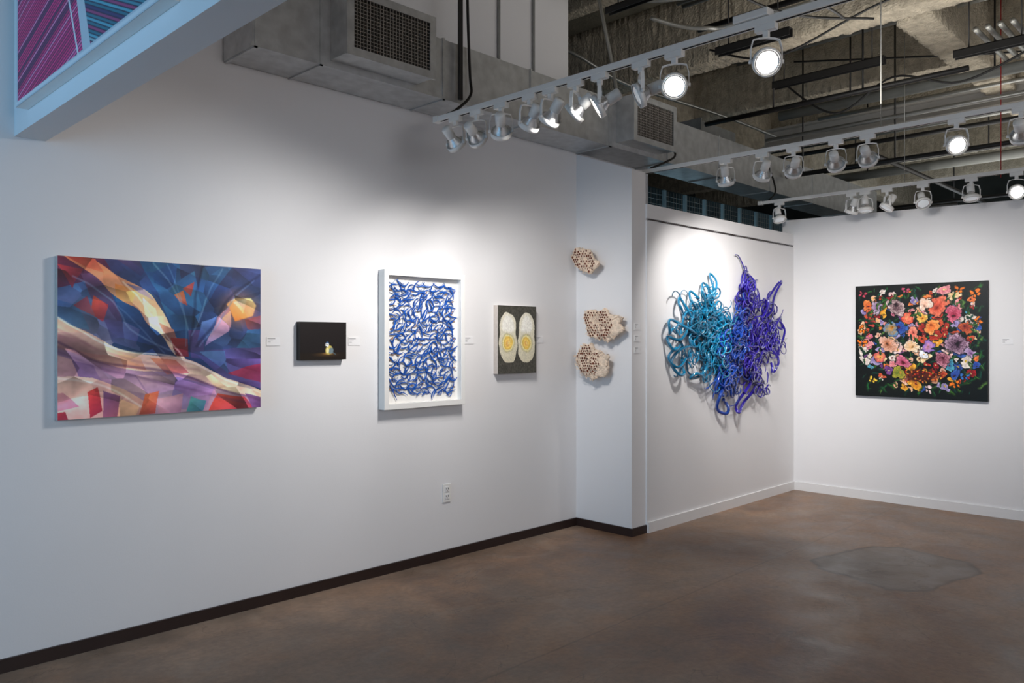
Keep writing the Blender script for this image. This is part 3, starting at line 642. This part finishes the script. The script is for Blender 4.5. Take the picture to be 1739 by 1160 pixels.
path(mb,[(6.7,1.15),(6.58,1.05),(6.46,.92),(6.42,.86),(6.50,.87),(6.62,.96),(6.72,1.06)],.015); path(mb,[(7.1,1.4),(7.2,1.28),(7.16,1.18),(7.06,1.2),(7.08,1.28)],.012); path(mb,[(7.2,1.7),(7.33,1.58),(7.31,1.42),(7.22,1.4)],.011); path(mb,[(6.5,1.96),(6.55,2.08),(6.66,2.10),(6.73,2.02),(6.7,1.9)],.011)
path(mb,[(6.95,1.7),(7.02,1.84),(7.14,1.84),(7.12,1.74)],.011)
build(mb,'indigo_strands',M['indigo'],e)
for uu,zz in ((5.95,1.7),(6.8,1.7),(6.3,1.3)):
    mb=MB(); mb.box(uu-.006,uu+.006,VB-.06,VB-G,zz-.006,zz+.006); build(mb,'mounting_pin',M['steel'],e)
# ------------------------------------------------------------------ label cards
def card(axis,c,z,w=.085,h=.05):
    cv=Cv(60,36,(230,230,232),1.6)
    for (y,x1_) in ((.18,.62),(.34,.45),(.5,.3),(.66,.3)): cv.stroke([(.1,y),(x1_,y)],.026 if y<.2 else .014,(100,100,102),.9,0)
    if axis=='L': loc=(c,VL,z)
    elif axis=='P': loc=(c,3.6,z)
    elif axis=='B': loc=(c,VB,z)
    else: loc=(UR,c,z)
    e=empty('label_card',loc,'small white wall label card beside an artwork','label card','gallery wall labels')
    mb=MB(); t=.003
    if axis=='R':
        mb.box(UR-t,UR,c-w/2,c+w/2,z,z+h); build(mb,'card_stock',M['paper'],e); surf(cv,'printed_face',(UR-t-.0005,c+w/2,z+h),(0,-w,0),(0,0,-h),e,M['flat'])
    else:
        y=loc[1]; mb.box(c-w/2,c+w/2,y-t,y,z,z+h); build(mb,'card_stock',M['paper'],e); surf(cv,'printed_face',(c-w/2,y-t-.0005,z+h),(w,0,0),(0,0,-h),e,M['flat'])
card('L',2.27,1.465); card('L',2.815,1.465); card('L',3.775,1.47); card('L',4.505,1.475)
card('P',5.015,1.575,.07); card('P',5.015,1.485,.07); card('P',5.015,1.395,.07); card('B',7.5,1.47); card('R',1.72,1.46)
# outlet
e=empty('power_outlet',(3.565,VL-G,.39),'white duplex wall outlet','power outlet')
mb=MB(); mb.box(3.53,3.602,VL-.009,VL-G,.388,.512); build(mb,'cover_plate',M['white'],e,bevel=.002)
for zc in (.426,.476):
    mb=MB(); mb.box(3.548,3.584,VL-.013,VL-.009,zc-.017,zc+.017); build(mb,'receptacle',M['trimwhite'],e,bevel=.001)
for zc in (.428,.478):
    for bx in ((3.555,3.559,zc-.004,zc+.008),(3.572,3.576,zc-.004,zc+.008),(3.563,3.569,zc-.013,zc-.008)):
        mb=MB(); mb.box(bx[0],bx[1],VL-.0138,VL-.013,bx[2],bx[3]); build(mb,'socket_slot',M['slot'],e)
# ------------------------------------------------------------------ lighting tracks and heads
ZT=2.82
def track(u,v0,v1,rods,label):
    e=empty('lighting_track',(u,(v0+v1)/2,ZT),label,'lighting track','ceiling lighting tracks')
    mb=MB(); mb.box(u-.018,u+.018,v0,v1,ZT,ZT+.03); build(mb,'track_rail',M['white'],e,bevel=.002)
    mb=MB(); mb.box(u-.006,u+.006,v0+.02,v1-.02,ZT-.001,ZT); build(mb,'track_slot',M['dark'],e)
    for r in rods:
        mb=MB(); mb.tube([(u,r,ZT+.03),(u,r,4.6)],.003,6); build(mb,'hanging_rod',M['steel'],e)
    mb=MB(); mb.box(u-.022,u+.022,v1-.01,v1+.03,ZT-.003,ZT+.033); build(mb,'end_cap',M['white'],e)
track(3.12,-1.5,3.70,[0.4],'white suspended lighting track over the gallery wall')
track(5.25,-2.5,3.72,[1.88],'white suspended lighting track across the room')
track(7.25,-2.5,3.72,[.8,2.4],'white suspended lighting track near the partition')
mb=MB(); mb.box(3.09,3.15,1.56,1.72,ZT+.032,ZT+.065); build(mb,'power_feed_box',M['white'],None,'white power feed box clipped on the track','junction box',bevel=.004)
def tmpl(name,mb,mats): return mb.mesh(name,mats)
mb=MB(); mb.box(-.016,.016,-.045,.045,-.028,.0); mb.box(-.009,.009,-.012,.012,-.055,-.028); ad=tmpl('track_adapter',mb,[M['white']])
PD=.155
mb=MB(); R=.066
ys=[(-R,0),(-R,.055),(-R*.85,.092),(-R*.5,.098),(0,.1),(R*.5,.098),(R*.85,.092),(R,.055),(R,0)]
for i in range(len(ys)-1):
    (x0,z0_),(x1_,z1_)=ys[i],ys[i+1]
    mb.add([(x0,-.009,z0_),(x0,.009,z0_),(x1_,.009,z1_),(x1_,-.009,z1_),(x0*.955,-.009,z0_-.003 if i not in(0,) else z0_),(x0*.955,.009,z0_-.003 if i not in(0,) else z0_),(x1_*.955,.009,z1_-.003),(x1_*.955,-.009,z1_-.003)],[(0,1,2,3),(4,7,6,5),(0,3,7,4),(1,5,6,2)])
mb.tube([(-R-.006,0,0),(-R+.008,0,0)],.009,10); mb.tube([(R-.008,0,0),(R+.006,0,0)],.009,10)
yk=tmpl('yoke',mb,[M['white']])
mb=MB(); mb.lathe([(.0,.115),(.024,.115),(.029,.108),(.029,.045),(.026,.042),(.022,.045)],20); sk=tmpl('socket_cup',mb,[M['white']])
mb=MB(); mb.lathe([(.022,.05),(.026,.035),(.040,.012),(.052,-.012),(.054,-.020),(.046,-.019),(.040,-.012)],24); rf=tmpl('reflector_lamp',mb,[M['par']])
mb=MB(); mb.lathe([(.0555,-.024),(.060,-.024),(.060,.004),(.0575,.004),(.0575,-.018),(.0555,-.024)],28); rg=tmpl('gimbal_ring',mb,[M['white']])
mb=MB(); mb.lathe([(.0455,-.014),(.036,-.019),(.020,-.023),(.0005,-.025)],24); l_on=tmpl('lamp_lens',mb,[M['lampon']]); 
l_dim=l_on.copy(); l_dim.materials.clear(); l_dim.materials.append(M['lampdim'])
def head(u,v,target,power,bright=True,size=48,label=None):
    e=empty('track_light',(u,v,ZT),label or ('white gimbal track spotlight with a lit lamp' if bright else 'white gimbal track spotlight with silver reflector'),'track light','track spotlights')
    piv=Vector((u,v,ZT-PD)); d=(Vector(target)-piv).normalized()
    yaw=math.atan2(d.y,d.x)
    def ch(me,loc,rot=None):
        o=bpy.data.objects.new(me.name.split('.')[0],me); C.objects.link(o); o.parent=e; o.location=loc
        if rot is not None: o.rotation_mode='QUATERNION'; o.rotation_quaternion=rot
        return o
    ch(ad,(0,0,0))
    yq=Matrix.Rotation(yaw-math.pi/2,4,'Z').to_quaternion()
    ch(yk,(0,0,-PD),yq)
    x=Vector((math.cos(yaw-math.pi/2),math.sin(yaw-math.pi/2),0)); z=-d; y=z.cross(x).normalized()
    Rm=Matrix((x,y,z)).transposed().to_quaternion()
    for me in (sk,rf,rg,(l_on if bright else l_dim)): ch(me,(0,0,-PD),Rm)
    if power>0:
        ld=bpy.data.lights.new('spot_beam','SPOT'); ld.energy=power; ld.spot_size=math.radians(size); ld.spot_blend=1.0; ld.shadow_soft_size=.05; ld.color=(1,.965,.93)
        lo=bpy.data.objects.new('spot_beam',ld); C.objects.link(lo); lo.parent=e; lo.location=Vector((0,0,-PD))+d*.08; lo.rotation_mode='QUATERNION'; lo.rotation_quaternion=Rm
P_=1.2; Q_=1.5
head(3.12,3.545,(4.9,3.75,1.2),18,False,70); head(3.12,3.36,(4.95,3.9,1.7),24*P_,False,66)
head(3.12,3.161,(4.25,4.15,1.4),42*P_,False,80); head(3.12,2.941,(3.4,4.15,1.4),32*P_,False,84)
head(3.12,2.792,(3.3,4.15,1.3),27*P_,False,82); head(3.12,2.619,(2.6,4.15,1.4),46*P_,False,84)
head(3.12,2.463,(1.9,4.15,1.45),38*P_,True,76); head(3.12,2.215,(1.4,4.15,1.5),26*P_,False,64)
head(3.12,2.029,(0.4,0.5,1.0),8,True,60); head(3.12,1.58,(1.1,-0.3,1.2),8,True,60)
head(5.25,2.975,(6.4,3.4,0.9),22,False,80); head(5.25,2.689,(5.95,3.58,1.5),66*P_,False,92); head(5.25,2.459,(6.85,3.58,1.6),100*P_,False,80)
head(5.25,2.167,(7.66,2.75,1.5),58*Q_,False,68); head(5.25,1.962,(7.66,2.35,1.45),54*Q_,False,68); head(5.25,1.444,(2.5,-0.5,0.8),8,True,60); head(5.25,1.111,(7.66,1.3,1.4),48*Q_,False,72)
head(7.25,3.537,(6.6,2.6,0),20,False); head(7.25,2.849,(7.6,3.6,1),0,False); head(7.25,2.73,(7.0,2.5,0),0,False); head(7.25,2.543,(6.6,3.3,1),20,False); head(7.25,2.252,(6,1.5,1.0),0,False); head(7.25,1.885,(6.6,1.5,0),25,False,80); head(7.25,1.566,(3,-0.5,0.8),8,True,60)
# ------------------------------------------------------------------ ceiling services
def beam(boxv,label,name='ceiling_beam',mt=None,amp=.016):
    x0,x1,y0,y1,z0_,z1_=boxv
    import bmesh
    bm=bmesh.new(); bmesh.ops.create_cube(bm,size=1)
    dims=(x1-x0,y1-y0,z1_-z0_)
    ax=0 if dims[0]>dims[1] else 1
    ed=[e_ for e_ in bm.edges if abs((e_.verts[0].co-e_.verts[1].co)[ax])>.5]
    bmesh.ops.subdivide_edges(bm,edges=ed,cuts=int(max(dims)/.04),use_grid_fill=True)
    ed=[e_ for e_ in bm.edges if abs((e_.verts[0].co-e_.verts[1].co)[ax])<.01]
    bmesh.ops.subdivide_edges(bm,edges=ed,cuts=7,use_grid_fill=True)
    for v in bm.verts:
        p=Vector(((v.co.x)*dims[0],(v.co.y)*dims[1],(v.co.z)*dims[2])); n=.4*mnoise.noise_vector((p+Vector((x0,y0,z0_)))*10)+.8*mnoise.noise_vector((p+Vector((x0,y0,z0_)))*28)
        v.co=p+n*amp
    me=bpy.data.meshes.new(name); bm.to_mesh(me); bm.free(); me.materials.append(mt or M['spray'])
    for pl in me.polygons: pl.use_smooth=True
    o=bpy.data.objects.new(name,me); o.location=((x0+x1)/2,(y0+y1)/2,(z0_+z1_)/2); C.objects.link(o); tag(o,label,'ceiling beam',None,'sprayed ceiling beams')
for u in (6.2,8.1,10.0,11.9,13.8): beam((u,u+.22,-3,8.5,3.95 if u<7 else 4.05,4.6),'rough sprayed fireproof ceiling beam')
for v in (1.95,5.0,-1.0): beam((6.50,16.5,v,v+.26,3.95,4.55),'sprayed cross beam under the deck')
beam((4.3,4.55,-3,3.2,4.3,4.6),'shallow sprayed concrete rib')
for u in (5.3,7.3,9.2): beam((u,u+.14,-3,8.5,4.36,4.6),'shallow sprayed concrete rib',amp=.008)
def pipes(name,plist,r,mt,label,cat,group):
    for pts in plist:
        mb=MB(); mb.tube(pts,r,10); build(mb,name,mt,None,label,cat,None,group)
pipes('sprinkler_pipe',[[(6.85,4.1,3.6),(6.85,1.8,3.6)],[(10.3,4.9,3.7),(10.3,-1,3.7)],[(8.8,4.9,3.62),(8.8,0,3.62)],[(7.98,3.0,3.35),(14,3.0,3.35)],[(7.9,3.78,3.2),(7.9,.2,3.2)],[(12.6,4.8,3.5),(12.6,-1,3.5)],[(5.9,3.6,4.12),(5.9,-1,4.12)],[(11.3,4.8,3.25),(11.3,3.1,3.25)]],.024,M['black'],'black steel pipe hung below the ceiling','pipe','black ceiling pipes')
pipes('grey_pipe',[[(9.9,4.9,3.5),(9.9,-1,3.5)],[(11.3,4.9,3.8),(11.3,-1,3.8)],[(7.6,3.7,3.75),(7.6,-1,3.75)]],.05,M['greypipe'],'thick grey painted pipe under the deck','pipe','grey ceiling pipes')
pipes('pipe_hanger_rod',[[(6.85,v,3.6),(6.85,v,4.6)] for v in (2.6,3.4)]+[[(10.3,v,3.7),(10.3,v,4.6)] for v in (.5,2.5,4)]+[[(7.9,v,3.2),(7.9,v,4.6)] for v in (1.0,2.7,3.6)]+[[(12.6,v,3.5),(12.6,v,4.6)] for v in (.5,3.5)]+[[(5.9,v,4.12),(5.9,v,4.6)] for v in (1.0,2.6)]+[[(9.9,v,3.5),(9.9,v,4.6)] for v in (1.3,3.7)]+[[(7.6,v,3.75),(7.6,v,4.6)] for v in (.7,1.8,3.0)],.008,M['black'],'thin threaded hanger rod','hanger rod','pipe hanger rods')
pipes('metal_conduit',[[(6.6,v,3.8),(7.5,v,3.8)] for v in (1.45,1.53,1.61,1.69)]+[[(9.5,4.8,3.9),(9.5,-1,3.9)],[(9.6,4.8,3.9),(9.6,-1,3.9)],[(7.1,3.9,4.2),(7.1,-2,4.2)],[(7.02,3.9,4.2),(7.02,-2,4.2)],[(5.66,3.6,4.25),(5.66,-1,4.25)],[(5.58,3.6,4.25),(5.58,-1,4.25)],[(8.5,3.7,3.9),(8.5,-1,3.9)],[(7.3,3.7,3.45),(7.3,-1,3.45)]],.02,M['steel'],'shiny steel conduit in a parallel run','conduit','steel conduits')
def bend(pts): return [tuple(q) for q in smoothpts(pts,8,False)]
pipes('metal_conduit',[bend([(4.0,4.05,4.35),(4.6,3.9,4.2),(5.0,3.6,4.1),(5.2,3.0,4.05),(5.2,2.0,4.05),(5.2,-1,4.05)]),bend([(5.0,4.0,4.5),(5.0,3.95,4.2),(5.1,3.9,3.7),(5.1,3.85,3.42)]),bend([(5.0,7,4.1),(5.3,5,4.2),(6,4.4,3.86),(7.5,4.3,3.86),(8.9,4.3,3.86)]),bend([(3.6,3.0,4.5),(4.2,3.0,4.2),(4.8,2.9,4.15),(5.0,2.4,4.15),(5.0,-1,4.15)]),bend([(5.05,3.5,3.95),(5.3,3.2,3.86),(5.42,2.6,3.86),(5.42,-1,3.86)])],.016,M['steel'],'bent steel electrical conduit','conduit','steel conduits')
pipes('electrical_cable',[bend([(3.42,3.79,4.3),(3.42,3.77,3.6),(3.43,3.76,3.2),(3.40,3.72,3.05),(3.25,3.68,2.92),(3.155,3.66,2.865)]),bend([(5.72,3.79,3.2),(5.7,3.7,3.05),(5.5,3.66,2.95),(5.285,3.66,2.865)]),bend([(7.5,3.79,3.3),(7.5,3.7,3.0),(7.285,3.66,2.865)]),bend([(4.2,4.0,4.5),(4.6,3.3,4.0),(5.0,2.2,4.22),(5.6,.8,4.0)]),bend([(3.0,3.6,4.5),(4.2,3.0,4.1),(5.2,2.6,3.8),(6.0,2.2,3.85)]),bend([(6.08,3.6,4.0),(6.1,3.0,3.8),(6.08,2.0,4.0),(6.1,1.0,3.8)]),bend([(7.7,3.6,4.3),(7.72,2.6,4.1),(7.7,1.6,3.9),(7.72,.6,3.8)]),bend([(6.9,1.3,3.75),(7.0,.9,3.4),(7.2,.6,3.55),(7.2,.3,3.7)]),bend([(6.98,3.4,3.9),(7.0,2.9,3.5),(6.98,2.4,3.7),(7.0,1.9,3.55),(7.0,1.4,3.7)]),bend([(4.0,2.4,4.3),(4.5,2.2,3.7),(5.1,2.1,3.6),(5.7,2.3,3.8)]),bend([(3.5,2.9,4.4),(4.0,2.5,3.8),(4.6,1.8,3.7),(5.0,1.2,4.0)])],.009,M['black'],'black flexible electrical cable','cable','black cables')
mb=MB(); mb.box(3.345,3.37,3.76,3.78,3.02,4.5); build(mb,'strut_upright',M['black'],None,'black metal strut upright beside the duct','strut')
mb=MB(); mb.tube([(7.45,1.72,2.83),(7.45,1.72,4.55)],.004,6); build(mb,'red_cord',M['red'],None,'thin red cord hanging from the ceiling','cord')
for bx in ((6.6,6.66,1.3,1.84,3.62,3.68),(5.75,5.81,0.9,1.7,3.92,3.98),(4.75,4.8,2.9,3.7,3.95,4.0),(8.6,8.66,.5,1.38,3.7,3.76),(5.48,5.54,2.6,3.2,3.7,3.76),(6.62,6.68,2.35,3.3,3.72,3.78)):
    mb=MB(); w=.006; x0,x1_,y0,y1,za,zb=bx
    mb.box(x0,x0+w,y0,y1,za,zb); mb.box(x1_-w,x1_,y0,y1,za,zb); mb.box(x0,x1_,y0,y1,zb-w,zb)
    for yy_ in (y0+.1,y1-.1): mb.tube([(x0+.03,yy_,zb-.005),(x0+.03,yy_,4.6)],.005,6)
    build(mb,'strut_channel',M['black'],None,'black strut channel hung from rods','strut channel',None,'black strut channels')
mb=MB(); mb.box(8.95,9.15,-2,4.6,3.80,3.825); mb.box(9.04,9.06,-2,4.6,3.825,4.00); mb.box(8.95,9.15,-2,4.6,4.00,4.02); 
build(mb,'steel_girder',M['wallgrey'],None,'pale painted steel girder','girder')
mb=MB(); mb.box(7.0,7.7,4.25,4.75,3.3,3.7); mb.box(6.98,7.0,4.23,4.77,3.28,3.72); build(mb,'air_duct_branch',M['galvd'],None,'galvanised duct branch beside the main duct','air duct')
for uu in (4.05,4.42): 
    mb=MB(); mb.box(uu,uu+.018,VL-.02,VL-G,3.4,4.59); build(mb,'wall_stud',M['galvd'],None,'exposed metal stud above the duct','stud',None,'studs above the duct')
# caged clerestory above partition
e=empty('wire_screen',(7,4.55,0),'wire mesh screen with pale blue posts above the partition','wire screen')
mb=MB()
for i in range(14): mb.box(5.6+i*.38,5.632+i*.38,4.5,4.53,0,3.0)
build(mb,'screen_post',M['bluepost'],e)
mb=MB()
for i in range(110): mb.box(5.6+i*.05,5.603+i*.05,4.53,4.533,2.2,3.0)
for i in range(16): mb.box(5.6,11,4.53,4.533,2.2+i*.05,2.203+i*.05)
build(mb,'wire_mesh',M['steel'],e)
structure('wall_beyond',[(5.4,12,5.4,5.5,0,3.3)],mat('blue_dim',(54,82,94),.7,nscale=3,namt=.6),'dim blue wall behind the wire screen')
# ------------------------------------------------------------------ lights
def area(loc,tgt,sx,sy,pw,col):
    ld=bpy.data.lights.new('area','AREA'); ld.shape='RECTANGLE'; ld.size=sx; ld.size_y=sy; ld.energy=pw; ld.color=col
    o=bpy.data.objects.new('area_light',ld); o.location=loc; o.rotation_euler=(Vector(tgt)-Vector(loc)).to_track_quat('-Z','Y').to_euler(); C.objects.link(o)
area((-2.4,2.8,1.8),(0.2,4.1,1.7),1.4,2.2,52,(.18,.58,1.0))
area((-1.2,2.6,2.0),(0.98,3.2,2.8),.8,.8,4,(.8,.9,1.0))  # unseen fill, added to brighten the threads on the header
area((1.5,-3.5,2.6),(5,3,1.2),4,2,105,(.98,.97,1.0))  # unseen broad fill from behind the camera, added to lift the walls
area((9.5,1.5,2.9),(9.5,1.5,4.5),3,3,50,(1,.97,.92))  # unseen upward fill, added to brighten the ceiling past the right wall
area((5.6,1.8,3.0),(5.6,1.8,4.6),1.6,2,27,(1,.97,.91))  # added upward fill for the ceiling over the room, no fixture here
area((12.8,3.0,2.5),(12.8,3,4.6),3,3,40,(.88,.95,1))  # added cool upward fill for the far ceiling, source unseen
area((7.5,5.3,2.6),(7.5,4.5,2.6),3,.4,4,(.5,.8,1))
w=bpy.data.worlds.new('world'); bpy.context.scene.world=w; w.use_nodes=True
w.node_tree.nodes['Background'].inputs[0].default_value=(.60,.79,1,1); w.node_tree.nodes['Background'].inputs[1].default_value=.30
# ------------------------------------------------------------------ camera
cd=bpy.data.cameras.new('camera'); cd.lens=36*1350/1739; cd.sensor_width=36; cd.shift_y=-3/1739
co=bpy.data.objects.new('camera',cd); co.location=(0,0,1.5); co.rotation_euler=(math.pi/2,0,math.atan2(.702,.712)-math.pi/2); C.objects.link(co)
cd.clip_start=.05
bpy.context.scene.camera=co
